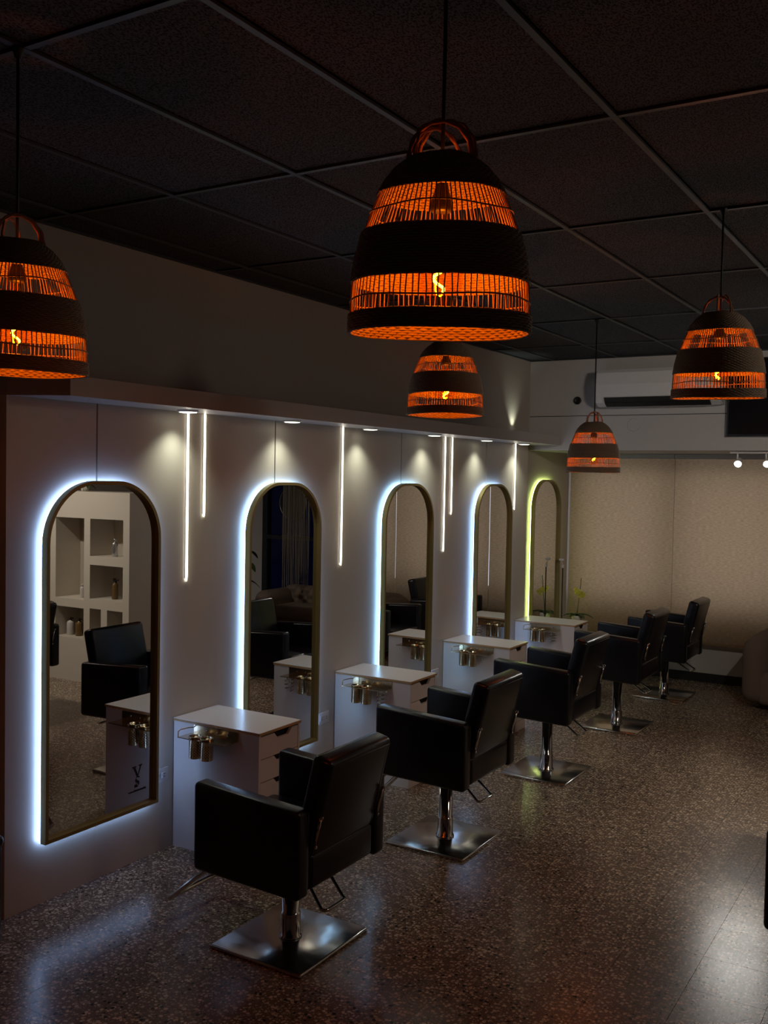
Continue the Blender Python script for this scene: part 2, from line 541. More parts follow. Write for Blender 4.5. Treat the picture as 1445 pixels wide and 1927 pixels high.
WX0, WX1, WZ0, WZ1 = 0.02, 2.85, 0.74, 2.20
wf = sempty('wall_far', 'pale wall around the blinds')
for q in ((XB, WX0, 0, 2.27), (WX1, 2.98, 0, 2.27), (WX0, WX1, 0, WZ0), (WX0, WX1, WZ1, 2.27), (4.30, XR, 0, 2.27), (2.98, 4.30, 2.18, 2.27)):
    MB().quadbox(q[0], q[1], YF, YF+0.16, q[2], q[3]).obj('wall_section', 'farwall', wf)
struct(MB().quadbox(XB, 2.98, YF-0.012, YF, 0.0, 0.09).obj('baseboard_far', 'dark'))
struct(MB().quadbox(0.0, 2.9, YF-0.06, YF, 0.36, 0.40).obj('trim_2', 'farwall'), 'low sill rail beneath the blinds')
wn = sempty('window_1', 'window behind the linen blinds')
MB().quadbox(WX0, WX1, YF+0.08, YF+0.086, WZ0, WZ1).obj('pane', 'pane', wn)
for x, w in ((WX0, 0.04), (0.93, 0.14), (2.15, 0.12), (WX1-0.04, 0.04)):  # wide middle uprights are added to block sky light behind the blind gaps
    MB().quadbox(x, x+w, YF+0.06, YF+0.11, WZ0, WZ1).obj('mullion_and_gap_blocker', 'farwall', wn)
for z in (WZ0, WZ1-0.04):
    MB().quadbox(WX0, WX1, YF+0.06, YF+0.11, z, z+0.04).obj('window_rail', 'farwall', wn)

# glass entrance door in the far wall
dr = sempty('door_1', 'dark glazed entrance door beyond the sofa')
for q in ((2.98, 3.06, 0, 2.18), (4.22, 4.30, 0, 2.18), (3.06, 4.22, 2.10, 2.18), (3.06, 4.22, 0.0, 0.12), (3.06, 4.22, 1.17, 1.22)):
    MB().quadbox(q[0], q[1], YF-0.03, YF+0.06, q[2], q[3]).obj('door_rail', 'doorframe', dr)
for q in ((0.12, 1.17), (1.22, 2.10)):
    MB().quadbox(3.06, 4.22, YF+0.01, YF+0.03, q[0], q[1]).obj('pane', 'doorglass', dr)
MB().tube([(3.16, YF-0.03, 0.95), (3.16, YF-0.08, 0.97), (3.16, YF-0.08, 1.13), (3.16, YF-0.03, 1.15)], 0.012).obj('door_handle', 'chrome', dr)

# display wall with niches, and its return
nw = sempty('wall_niche', 'white display wall with square niches')
for q in ((3.0,3.08,0,1.80),(3.51,3.59,0.41,1.55),(3.98,4.08,0.41,1.55),(4.62,4.70,0.41,1.55),(5.1,5.2,0.41,1.55),
          (3.08,5.2,1.55,1.80),(3.08,5.2,0.0,0.41),(3.08,3.51,1.12,1.20),(3.08,3.51,0.71,0.80),(3.28,3.36,0.41,0.71),
          (3.59,3.98,0.70,0.78),(4.08,4.62,1.12,1.21),(4.70,5.1,0.9,0.98)):
    MB().quadbox(q[0], q[1], 6.35, 6.65, q[2], q[3]).obj('niche_board', 'panel', nw)
MB().quadbox(3.0, 5.2, 6.65, 6.69, 0, 1.80).obj('niche_back', 'panel', nw)
MB().quadbox(3.0, 3.12, 6.69, 7.60, 0, 1.80).obj('return_wall', 'panel', nw)

# ------------------------------------------------------------------ arched mirrors
def arch(w, h, r, inset=0.0, n=14):
    a = w/2 - inset; rr = max(r - inset, 0.01)
    z0, z1 = inset, h - inset
    pts = [(-a, z0), (a, z0)]
    for k in range(n+1):
        t = (PI/2)*k/n
        pts.append((a-rr+rr*math.cos(t), z1-rr+rr*math.sin(t)))
    for k in range(n+1):
        t = PI/2 + (PI/2)*k/n
        pts.append((-a+rr+rr*math.cos(t), z1-rr+rr*math.sin(t)))
    return pts

MIR = [(3.308, 0.29, (0.34, 0.53, 1.0), 1.0, 0.0, 'tall arched mirror bearing the small black logo sticker'),
       (4.738, 0.29, (0.33, 0.57, 1.0), 1.0, 0.0, 'tall arched mirror between first and second drawer cabinet from the stickered mirror'),
       (6.245, 0.29, (0.31, 0.60, 1.0), 1.0, 0.0, 'tall arched mirror rising between the second and third drawer cabinets'),
       (7.735, 0.29, (0.33, 0.55, 1.0), 0.9, 0.0, 'tall arched mirror rising between the third and fourth drawer cabinets'),
       (9.100, 0.335, (0.74, 1.0, 0.30), 0.75, XB, 'tall arched mirror with yellow-green glow next to the window blind')]
MW, MH, MR = 0.715, 1.655, 0.29
mirror_roots = []
for k, (y, z, col, s, xw, lab) in enumerate(MIR):
    t = thing('arched_mirror', lab, 'mirror', (xw, y, z), 0, 'backlit arched mirrors along the panelled wall')
    mirror_roots.append(t)
    MB().ring_prism(arch(MW, MH, MR), arch(MW, MH, MR, 0.017), 0, 0.024, 0.060).obj('frame', 'frame', t)
    MB().prism(arch(MW, MH, MR, 0.016), 0, 0.031, 0.035).obj('mirror_glass', 'mirror', t)
    MB().prism(arch(MW, MH, MR, 0.03), 0, 0.020, 0.0305).obj('backing', 'backing', t)
    e = emit('halo_led', col, HALO*s)
    MB().ring_prism(arch(MW, MH, MR, 0.001), arch(MW, MH, MR, 0.010), 0, 0.0155, 0.0238).obj('led_tape', e, t)
    for yy in (-0.2, 0.2):
        MB().quadbox(0.0, 0.020, yy-0.03, yy+0.03, 1.2, 1.26).obj('hanging_bracket', 'backing', t)

def text_mesh(name, s, size, m, parent, loc, rot):
    cu = bpy.data.curves.new(name, 'FONT'); cu.body = s; cu.size = size; cu.align_x = 'CENTER'; cu.extrude = 0.0002
    tmp = bpy.data.objects.new(name, cu); C.objects.link(tmp)
    dg = bpy.context.evaluated_depsgraph_get()
    me = bpy.data.meshes.new_from_object(tmp.evaluated_get(dg))
    bpy.data.objects.remove(tmp)
    me.materials.clear(); me.materials.append(M[m])
    o = bpy.data.objects.new(name, me); C.objects.link(o)
    o.parent = parent; o.location = loc; o.rotation_euler = rot
    return o

# sticker: serif V over an S with a line of fine script
st = bpy.data.objects.new('logo_sticker', None)
lg = MB()
def poly(pts, t0=0.0352, t1=0.0356):
    lg.prism([(p[0], p[1]) for p in pts], 0, t0, t1)
cy, cz = 0.230, 0.155      # local centre of the sticker (mirror base is z 0.29)
def P2(a, b): return (cy+a, cz+b)
poly([P2(-.034,.062), P2(-.006,.062), P2(-.006,.056), P2(-.012,.055), P2(.006,.014), P2(-.002,.004), P2(-.027,.055), P2(-.034,.056)])
poly([P2(.010,.064), P2(.034,.064), P2(.034,.058), P2(.028,.057), P2(.006,.006), P2(.000,.006), P2(.019,.057), P2(.010,.058)])
spine = [(.016,.000),(.008,.006),(-.006,.004),(-.011,-.006),(-.004,-.016),(.008,-.022),(.013,-.033),(.004,-.043),(-.010,-.042),(-.018,-.034)]
for (a, b), (c2, d) in zip(spine[:-1], spine[1:]):
    w = 0.0032 if not (-.03 < (b+d)/2 < -.008) else 0.006
    poly([P2(a-w*.6, b-w), P2(a+w*.6, b+w), P2(c2+w*.6, d+w), P2(c2-w*.6, d-w)][::1])
poly([P2(-.020,-.046), P2(.004,-.046), P2(-.006,-.026)])
x = -.058
while x < .058:
    w = random.uniform(.003, .0075); h = random.uniform(.006, .010)
    poly([P2(x, -.068), P2(x+w, -.068), P2(x+w, -.068+h), P2(x, -.068+h)])
    x += w + .0012
lo = lg.obj('logo_sticker', 'ink', mirror_roots[0]); lo['label'] = 'black letter logo with a line of fine script'
bpy.data.objects.remove(st)

# ------------------------------------------------------------------ vertical led lines and pucks
lines = [(3.915, 1.43, 'longer warm led line beside the stickered mirror'), (4.048, 1.772, 'shorter warm led line beside the stickered mirror'),
         (5.404, 1.414, 'lone long warm led line between the second and third mirrors'), (6.868, 1.425, 'longer warm led line between the third and fourth mirrors'),
         (6.990, 1.718, 'shorter warm led line between the third and fourth mirrors'), (8.247, 1.731, 'short warm led line at the far end of the panelling')]
me_ = emit('line_led', (1.0, 0.93, 0.76), LINE)
for y, zb, lab in lines:
    t = thing('led_line', lab, 'light', (0, y, zb), 0, 'vertical led lines on the panelling')
    MB().quadbox(0.0, 0.004, -0.008, 0.008, -0.004, 2.315-zb).obj('channel', 'white', t)
    w = 0.0055
    MB().prism([(-w, 0.0), (0, -0.02), (w, 0.0), (w, 2.312-zb), (-w, 2.312-zb)], 0, 0.004, 0.008).obj('diffuser', me_, t)

puck_m = emit('puck_lens', (0.98, 1.0, 0.82), 3.0)
pucks = [(3.80, 'above the longer led line by the stickered mirror'), (4.70, 'above the second mirror from the sticker'), (5.58, 'between the second and third mirrors'),
         (6.49, 'just past the third mirror'), (7.41, 'just before the fourth mirror'), (8.20, 'at the far end above the last led line')]
for y, lab in pucks:
    t = thing('puck_light', 'round ledge downlight ' + lab, 'light', (0.11, y, 2.315), 0, 'puck lights under the ledge')
    MB().lathe([(0.052, -0.010), (0.055, -0.004), (0.055, 0.0)], 28).obj('housing', 'white', t)
    MB().lathe([(0.030, -0.0135), (0.044, -0.012), (0.046, -0.0101)], 28).obj('lens', puck_m, t)
    light('SPOT', 'puck_beam', (0, 0, -0.022), PUCK_W, (0.96, 1.0, 0.84), t, None, spot_size=math.radians(112), spot_blend=1.0, shadow_soft_size=0.03)

# small uplight lying on top of the ledge
for y, e, lab in ((8.30, 1.0, 'small uplight lying on the ledge near the far corner'),):
    t = thing('ledge_uplight', lab, 'light', (-0.005, y, 2.402), 0, None)
    MB().lathe([(0.028, 0.0), (0.028, 0.02), (0.024, 0.024)], 20).obj('housing', 'white', t)
    MB().lathe([(0.022, 0.0241), (0.010, 0.027)], 20).obj('lens', emit('uplight_lens', (0.9, 1.0, 0.8), 3*e), t)
    light('SPOT', 'uplight_beam', (0, 0, 0.03), 4.0*e, (0.90, 1.0, 0.78), t, (-0.10, 0, 0.5), spot_size=math.radians(80), spot_blend=0.8, shadow_soft_size=0.015)

# ------------------------------------------------------------------ drawer cabinets
CW, CD, CH = 0.352, 0.578, 0.69
def make_cabinet(label, y, coil, hook):
    t = thing('drawer_cabinet', label, 'cabinet', (0.0, y, 0), 0, 'white drawer cabinets between the mirrors')
    body = MB()
    body.quadbox(0.004, CD-0.018, 0.004, 0.020, 0, CH-0.016)
    body.quadbox(0.004, CD-0.018, CW-0.020, CW-0.004, 0, CH-0.016)
    body.quadbox(0.004, 0.02, 0.02, CW-0.02, 0, CH-0.016)
    body.quadbox(0.02, CD-0.018, 0.02, CW-0.02, 0.0, 0.06)
    body.quadbox(CD-0.018, CD, 0.004, 0.018, 0, CH-0.016)
    body.quadbox(CD-0.018, CD, CW-0.018, CW-0.004, 0, CH-0.016)
    body.quadbox(CD-0.018, CD, 0.018, CW-0.018, 0, 0.075)
    body.obj('body', 'white', t)
    MB().quadbox(0.02, CD-0.05, 0.0205, CW-0.0205, 0.0605, CH-0.0165).obj('interior', 'dark', t)
    MB().quadbox(0.004, CD+0.006, 0.0, CW, CH-0.0145, CH-0.003).obj('top_edge', 'edge', t)
    MB().quadbox(0.004, CD+0.0062, -0.0002, CW+0.0002, CH-0.003, CH).obj('top', 'white', t)
    n, z = 5, CH-0.020
    dh = (CH-0.020-0.079)/n
    for k in range(n):
        z1 = z - dh*k - 0.0048; z0 = z - dh*(k+1) + 0.0
        yc = 0.205; a, b = 0.075, 0.045
        y0, y1 = 0.0205, CW-0.0205
        pl = [(y0, z0), (y1, z0), (y1, z1), (yc+a, z1), (yc+b, z1-0.030), (yc-b, z1-0.030), (yc-a, z1), (y0, z1)]
        d = MB().prism(pl[::-1], 0, CD-0.017, CD-0.001).obj('drawer', 'white', t)
        MB().quadbox(CD-0.04, CD-0.030, yc-a, yc+a, z1-0.045, z1).obj('handle_recess', 'dark', d)
    # tool holder on the near side
    h = MB().quadbox(0.150, 0.445, -0.003, 0.004, CH-0.062, CH-0.017)
    h.quadbox(0.130, 0.445, -0.105, -0.002, CH-0.066, CH-0.062)
    ho = h.obj('tool_holder', 'gold', t)
    for x in (0.215, 0.292):
        c = MB()
        c.lathe([(0.0325, -0.105), (0.0335, -0.102), (0.0335, 0.004), (0.0365, 0.006), (0.0365, 0.009), (0.0315, 0.009), (0.0315, -0.100)], 28, capt=False)
        co = c.obj('tool_cup', 'perforated', ho, (x, -0.062, CH-0.062))
    for x in (0.24, 0.31, 0.38):
        MB().lathe([(0.006, 0.0), (0.006, 0.003), (0.003, 0.004)], 12).obj('screw', 'chrome', ho).matrix_local = Matrix.Translation((x, -0.003, CH-0.038)) @ Matrix.Rotation(PI/2, 4, 'X')
    MB().tube([(0.150, -0.006, CH-0.030), (0.140, -0.03, CH-0.028), (0.132, -0.085, CH-0.028), (0.131, -0.100, CH-0.036), (0.131, -0.102, CH-0.064)], 0.003, 8).obj('wire_rail', 'gold', ho)
    if hook:
        MB().tube([(0.395, -0.09, CH-0.064), (0.395, -0.09, CH-0.085), (0.400, -0.10, CH-0.095), (0.408, -0.105, CH-0.088)], 0.004, 8).obj('hook', 'gold', ho)
    if coil:
        pts = []
        for k in range(85):
            a = k/84*3.6*2*PI
            r = 0.033 - 0.006*k/84
            pts.append((0.405+r*math.cos(a), -0.055+r*math.sin(a), CH-0.072-0.092*k/84))
        MB().tube(pts, 0.0042, 8).obj('dryer_coil', 'chrome', ho)
    return t
make_cabinet('white drawer cabinet with cup holder, nearest the stickered mirror', 3.83, False, False)
make_cabinet('second white drawer cabinet from the stickered mirror, coil on its holder', 5.36, True, True)
make_cabinet('third white drawer cabinet from the stickered mirror, plain hook on its holder', 6.905, False, True)
make_cabinet('white drawer cabinet farthest along the wall, near the yellow orchid', 8.33, True, True)

# perforation dots on the cups are painted as dark hole colour in their metal material
# ------------------------------------------------------------------ salon chairs (local: faces -x)
def make_chair(lift):
    t = thing('salon_chair', '', 'chair')
    b = lift
    plate = MB()
    plate.rbox(0, 0, 0.009, 0.470, 0.500, 0.018, 0.0075, 2)
    # round the corners in plan
    po = plate.obj('base_plate', 'brushed', t)
    MB().lathe([(0.050, 0.018), (0.050, 0.026), (0.043, 0.030), (0.043, 0.12), (0.041, 0.125), (0.038, 0.127), (0.038, b+0.02)], 32).obj('post', 'chrome', t)
    MB().rbox(0, 0, b+0.012, 0.22, 0.20, 0.03, 0.008, 2).obj('seat_mount', 'black', t)
    # seat box and cushion
    MB().rbox(-0.015, 0, b+0.075, 0.53, 0.475, 0.125, 0.022, 3).obj('seat', 'leather', t)
    MB().rbox(-0.055, 0, b+0.150, 0.455, 0.465, 0.070, 0.028, 4).obj('seat_cushion', 'leather', t)
    def armtilt(p):
        q = p.copy()
        q.z += -0.030*(q.x+0.26)/0.52 if q.z > 0 else 0.008 - 0.014*(q.x+0.26)/0.52
        return q
    for s in (-1, 1):
        a = MB().rbox(0.0, s*0.284, b+0.193, 0.535, 0.085, 0.375, 0.020, 4, taper=armtilt).obj('armrest', 'leather', t)
        # stitched seam along the rear edge of the arm
        MB().tube([(0.262, s*0.284+k*0.036, b+0.03+zz) for k, zz in ((-s, 0.0), (-s, 0.30))], 0.003, 6).obj('seam', 'piping', a)
    back = MB().rbox(0.262, 0, b+0.348, 0.095, 0.470, 0.415, 0.026, 4, tilt=0.235).obj('backrest', 'leather', t)
    rows = MB()
    ct, sn = math.cos(0.235), math.sin(0.235)
    def bp(x, y, z): return (0.262+x*ct+z*sn, y, b+0.348-x*sn+z*ct)
    rows.tube([bp(0.046, -0.205, -0.19), bp(0.046, -0.205, 0.182), bp(0.046, 0.205, 0.182), bp(0.046, 0.205, -0.19)], 0.0028, 6)
    rows.obj('seam', 'piping', back)
    MB().rbox(0.222, 0, b+0.085, 0.085, 0.470, 0.150, 0.026, 4).obj('rear_cushion', 'leather', t)
    for s in (-1, 1):
        br = MB()
        p0, p1 = bp(0.052, s*0.232, -0.145), bp(0.052, s*0.232, -0.02)
        br.tube([p0, p1], 0.0085, 4)
        bo = br.obj('back_bracket', 'chrome', t)
        for p in (p0, p1):
            MB().rbox(p[0]+0.006, p[1], p[2], 0.014, 0.014, 0.014, 0.005, 2).obj('bolt', 'chrome', bo)
    # foot rest: U bar
    fz = b+0.03
    MB().tube([(-0.10, -0.17, fz), (-0.22, -0.17, fz-0.005), (-0.26, -0.17, fz-0.03), (-0.53, -0.17, 0.115), (-0.556, -0.165, 0.103), (-0.562, -0.145, 0.10), (-0.562, 0.145, 0.10),
               (-0.556, 0.165, 0.103), (-0.53, 0.17, 0.115), (-0.26, 0.17, fz-0.03), (-0.22, 0.17, fz-0.005), (-0.10, 0.17, fz)], 0.0125, 12).obj('footrest', 'chrome', t)
    # pump lever: U rod leaving under the seat on the rear side
    lz = b-0.012
    q = [(0.03, -0.005, lz), (0.10, -0.045, lz-0.01), (0.262, -0.150, lz-0.075), (0.274, -0.148, lz-0.078), (0.282, -0.136, lz-0.078), (0.284, -0.025, lz-0.078), (0.280, -0.008, lz-0.078), (0.266, -0.002, lz-0.074), (0.10, 0.100, lz-0.01), (0.03, 0.12, lz)]
    MB().tube(q, 0.0072, 10).obj('pump_lever', 'chrome', t)
    return t

CH_SPOTS = [(1.165, 3.325, 0.340, 0, 'black leather salon chair facing the stickered mirror'),
            (1.172, 4.735, 0.388, 0, 'second black leather salon chair from the stickered mirror'),
            (1.170, 6.225, 0.412, 0, 'third black leather salon chair from the stickered mirror'),
            (1.172, 7.74, 0.415, 0, 'fourth black leather salon chair from the stickered mirror'),
            (1.185, 9.10, 0.372, 0, 'black leather salon chair closest to the window blinds')]
for x, y, lift, rz, lab in CH_SPOTS:
    t = make_chair(lift); t.location = (x, y, 0); t.rotation_euler = (0, 0, rz)
    t['label'] = lab; t['group'] = 'salon chairs along the mirror wall'
for x, y, rz, lab in ((3.335, 3.94, PI/2, 'black salon chair of the opposite row, turned towards the open floor'), (3.20, 5.19, PI, 'black salon chair of the opposite row, next to the niche wall')):
    t = make_chair(0.37); t.location = (x, y, 0); t.rotation_euler = (0, 0, rz)
    t['label'] = lab; t['group'] = 'salon chairs of the opposite row'

# ------------------------------------------------------------------ woven pendant lamps
PROF = [(0.0, 0.187), (0.02, 0.1865), (0.05, 0.186), (0.10, 0.183), (0.15, 0.176), (0.20, 0.164), (0.25, 0.147), (0.29, 0.131), (0.32, 0.115), (0.345, 0.095), (0.365, 0.070), (0.378, 0.042), (0.382, 0.018)]
def prof(z):
    for (a, ra), (b, rb) in zip(PROF[:-1], PROF[1:]):
        if z <= b: return ra + (rb-ra)*(z-a)/(b-a)
    return PROF[-1][1]
NS = 92
def band(z0, z1, seed):
    rng = random.Random(seed)
    m = MB()
    # walk along the profile by arc length
    zs = []; z = z0
    while z <= z1 + 1e-6:
        zs.append(z)
        dz = 0.001; step = 0
        while step < 0.0056 and z < 0.3825:
            r0 = prof(z); z += 0.0004; step += math.hypot(0.0004, prof(z)-r0)
        if z >= 0.3825: break
    seg = NS*2
    for k, zz in enumerate(zs):
        r = prof(zz); n = seg if r > 0.05 else seg//3
        pts = []
        ph = k*PI + rng.uniform(-0.15, 0.15)
        for i in range(n):
            a = 2*PI*i/n
            w = 0.0020*math.cos(NS/2*a*1.0 + ph) if n == seg else 0.0
            wob = rng.uniform(-0.0005, 0.0005)
            pts.append(((r+w)*math.cos(a), (r+w)*math.sin(a), zz + wob + 0.0012*math.sin(3*a+seed)))
        m.tube(pts, 0.0039, 4, closed=True)
    return m
def make_lamp():
    t = thing('pendant_lamp', '', 'lamp')
    for k, (z0, z1) in enumerate(((0.0, 0.036), (0.106, 0.207), (0.293, 0.3735))):
        band(z0, z1, k+1).obj('woven_band', 'rattan', t)
    rng = random.Random(11)
    st = MB()
    for i in range(NS):
        a = 2*PI*i/NS
        pts = []
        j1, j2 = rng.uniform(-0.014, 0.014), rng.uniform(-0.014, 0.014)
        for z, j in ((0.0, 0), (0.034, 0), (0.07, j1), (0.104, 0), (0.155, 0), (0.207, 0), (0.25, j2), (0.292, 0), (0.33, 0), (0.36, 0)):
            r = prof(z) - 0.0005
            pts.append((r*math.cos(a+j), r*math.sin(a+j), z))
        st.tube(pts, 0.00155, 4)
    so = st.obj('cane_stakes', 'cane', t); so['kind'] = 'stuff'
    for z in (0.064, 0.252):
        pts = [((prof(z)+0.001)*math.cos(2*PI*i/96), (prof(z)+0.001)*math.sin(2*PI*i/96), z+0.003*math.sin(2*PI*i/96*4+z*50)) for i in range(96)]
        MB().tube(pts, 0.0019, 5, closed=True).obj('woven_ring', 'cane', t)
    # raffia loops rising from the edge of the open top
    for a0, a1, hgt in ((0.2, 3.0, 0.070), (1.5, 4.0, 0.058), (3.9, 6.4, 0.064)):
        A = Vector((0.058*math.cos(a0), 0.058*math.sin(a0), 0.368)); B = Vector((0.050*math.cos(a1), 0.050*math.sin(a1), 0.370))
        n = (B-A).normalized()
        for off in (0, 1):
            pts = []
            for k in range(30):
                u = k/29
                p = A.lerp(B, 0.5-0.62*math.cos(PI*u)) + Vector((0, 0, hgt*math.sin(PI*u))) + (A+B).normalized()*0.012*math.sin(PI*u)
                tw = u*17 + off*PI
                p += n*0.0026*math.cos(tw) + Vector((0, 0, 0.0026*math.sin(tw)))
                pts.append(p)
            MB().tube(pts, 0.0036, 5).obj('raffia_loop', 'raffia', t)
    MB().lathe([(0.006, 0.345), (0.011, 0.325), (0.016, 0.300), (0.024, 0.278), (0.024, 0.262), (0.019, 0.258)], 20).obj('lamp_socket', 'cord', t)
    bulb = MB().lathe([(0.014, 0.262), (0.016, 0.245), (0.026, 0.215), (0.042, 0.175), (0.049, 0.135), (0.046, 0.100), (0.033, 0.072), (0.012, 0.058), (0.002, 0.0565)], 24, capb=False).obj('bulb', 'bulbglass', t)
    pts = []
    for k in range(60):
        u = k/59; a = u*1.6*2*PI
        pts.append((0.013*math.cos(a)*(0.5+0.6*math.sin(PI*u)), 0.013*math.sin(a)*(0.5+0.6*math.sin(PI*u)), 0.088+0.078*u))
    MB().tube(pts, 0.0029, 8).obj('filament', 'filament', bulb)
    return t
lamp0 = make_lamp()
LAMPS = [(2.664, 1.765, 2.284, 0.0, 'largest-looking woven pendant lamp, hung over the open floor beside the first salon chair'),
         (1.39, 1.74, 2.252, 0.9, 'woven pendant lamp hanging before the near end of the ledge'),
         (2.688, 4.16, 2.340, 1.7, 'woven pendant lamp hanging in front of the dark wall screen'),
         (1.405, 4.19, 2.293, 2.9, 'woven pendant lamp hanging beside the ledge near the second mirror'),
         (1.315, 6.60, 2.050, 4.0, 'lowest woven pendant lamp, hung over the gap between third and fourth chairs')]
LAMPS[0] = LAMPS[0][:4] + ('woven pendant lamp hanging over the open floor beside the first salon chair',)
for k, (x, y, z, rz, lab) in enumerate(LAMPS):
    t = lamp0 if k == 0 else copy_tree(lamp0)
    c = Vector((CAM.x-x, CAM.y-y, 0)).normalized()
    tilt = (0.058, 0.030, 0.050, -0.010, 0.0)[k]
    R = Matrix.Rotation(tilt, 3, Vector((-c.y, c.x, 0))) @ Matrix.Rotation(rz, 3, 'Z')
    t.location = (x, y, z); t.scale = (0.98, 0.98, 0.93); t.rotation_euler = R.to_euler()
    t['label'] = lab; t['group'] = 'woven pendant lamps'
for t, (x, y, z, rz, lab) in zip([o for o in C.objects if o.name.startswith('pendant_lamp')], LAMPS):
    Mw = Matrix.LocRotScale(t.location, t.rotation_euler, t.scale); Mi = Mw.inverted()
    p0 = Mw @ Vector((0, 0, 0.34))
    top = CEIL-0.006
    MB().tube([Mi @ Vector((p0.x, p0.y, p0.z)), Mi @ Vector((p0.x+0.001, p0.y, (p0.z+top)/2)), Mi @ Vector((p0.x, p0.y, top))], 0.0042 if z > 2.2 else 0.0048, 8).obj('cord', 'cord', t)
    MB().tube([Mi @ Vector((p0.x, p0.y, top-0.03)), Mi @ Vector((p0.x, p0.y, top-0.004)), Mi @ Vector((p0.x, p0.y, top))], [0.008, 0.016, 0.016], 14).obj('ceiling_hook', 'cord', t)

# ------------------------------------------------------------------ roller blinds
for k, (x0, x1, lab) in enumerate(((-0.045, 1.0385, 'beige linen roller blind beside the last arched mirror'), (1.0435, 2.2385, 'beige linen roller blind behind the sofa arm and last salon chair'), (2.2435, 2.96, 'narrow beige linen roller blind beside the glazed door'))):
    t = thing('roller_blind', lab, 'blind', ((x0+x1)/2, 9.82, 0.42), 0, 'linen roller blinds')
    w = (x1-x0)/2
    m = MB(); s = len(m.v); nx, nz = 26, 20
    for j in range(nz+1):
        for i in range(nx+1):
            x = -w + 2*w*i/nx; z = 1.80*j/nz
            m.v.append((x, 0.004*math.sin(5*x+k)*(1-j/nz) + 0.002*math.sin(9*z), z))
    for j in range(nz):
        for i in range(nx):
            a = s+j*(nx+1)+i
            m.f.append((a, a+1, a+nx+2, a+nx+1)); m.sm.append(True)
    m.obj('fabric', 'blind', t)
    MB().quadbox(-w, w, -0.008, 0.008, -0.024, 0.0).obj('hem_bar', 'blind', t)
    MB().quadbox(-w, w, -0.03, 0.04, 1.80, 1.848).obj('cassette', 'farwall', t)

# ------------------------------------------------------------------ air conditioner, screen, cover, track light
t = thing('air_conditioner', 'white split air conditioner on the bulkhead', 'air conditioner', (0.075, YB, 0))
acp = [(0.0, 2.66), (-0.10, 2.66), (-0.165, 2.69), (-0.205, 2.745), (-0.215, 2.85), (-0.20, 2.955), (-0.175, 2.985), (0.0, 2.985)]
m = MB(); m.prism(acp, 0, 0.585, 1.655); m.obj('casing', 'acwhite', t)
for x0, x1 in ((0.572, 0.585), (1.655, 1.668)):
    MB().prism([(p[0]*0.97, 2.66+(p[1]-2.66)*0.98+0.003) for p in acp], 0, x0, x1).obj('end_cap', 'acwhite', t)
sl = MB(); sl.prism([(-0.118, 2.660), (-0.170, 2.688), (-0.203, 2.735), (-0.206, 2.733), (-0.173, 2.683), (-0.119, 2.656)], 0, 0.66, 1.58); sl.obj('air_slot', 'dark', t)
for k in range(8):
    MB().prism([(-0.125, 2.659), (-0.172, 2.686), (-0.198, 2.723), (-0.201, 2.720), (-0.175, 2.681), (-0.126, 2.655)], 0, 0.72+k*0.112, 0.724+k*0.112).obj('vane', 'black', t)
MB().prism([(-0.140, 2.664), (-0.176, 2.692), (-0.181, 2.688), (-0.143, 2.658)], 0, 0.67, 1.57).obj('louvre', 'black', t)

t = thing('wall_screen', 'dark rectangular screen mounted on the bulkhead', 'screen', (2.36, YB, 2.39))
MB().rbox(0, -0.035, 0.33, 1.18, 0.045, 0.66, 0.006, 2).obj('bezel', 'black', t)
MB().quadbox(-0.575, 0.575, -0.0585, -0.0572, 0.015, 0.645).obj('display', 'screen', t)
MB().quadbox(-0.15, 0.15, -0.013, 0.0, 0.2, 0.45).obj('mount', 'black', t)

o = MB().lathe([(0.036, 0.0), (0.036, 0.012), (0.022, 0.018), (0.020, 0.012), (0.010, 0.010)], 24).obj('pipe_cover', 'black')
o.rotation_euler = (PI/2, 0, 0); o.location = (0.416, YB, 2.731)
tag(o, 'small round black cap on the bulkhead', 'cover')
o = MB().lathe([(0.060, 0.0), (0.060, 0.003), (0.052, 0.004)], 28).obj('round_patch', 'farwall')
o.rotation_euler = (PI/2, 0, 0); o.location = (0.95, YB, 2.50)
tag(o, 'faint round painted patch below the air conditioner', 'cover plate')

t = thing('track_light', 'white track light with two bright spot heads under the bulkhead', 'track light', (0, 8.80, 2.27))
MB().quadbox(1.78, 2.62, -0.018, 0.018, -0.022, 0.0).obj('track', 'acwhite', t)
for x in (1.84, 2.075):
    hd = MB().tube([(x, 0, -0.020), (x, 0, -0.075)], 0.008, 8).obj('spot_arm', 'acwhite', t)
    p0 = Vector((x+0.015, 0.02, -0.078)); dirv = Vector((0.02, -0.80, -0.36)).normalized()
    if x > 2: dirv = Vector((0.03, -0.80, -0.36)).normalized()
    MB().tube([p0-dirv*0.02, p0, p0+dirv*0.07, p0+dirv*0.09], [0.014, 0.022, 0.030, 0.034], 16).obj('spot_head', 'acwhite', t)
    MB().tube([p0+dirv*0.0901, p0+dirv*0.093], [0.027, 0.024], 16).obj('spot_lens', emit('spot_lens', (0.94, 1.0, 0.96), 30), t)
    light('SPOT', 'spot_beam', tuple(p0+dirv*0.10), TRACK_W, (1.0, 0.97, 0.90), t, tuple(p0+dirv*1.0), spot_size=math.radians(85), spot_blend=0.9, shadow_soft_size=0.03)

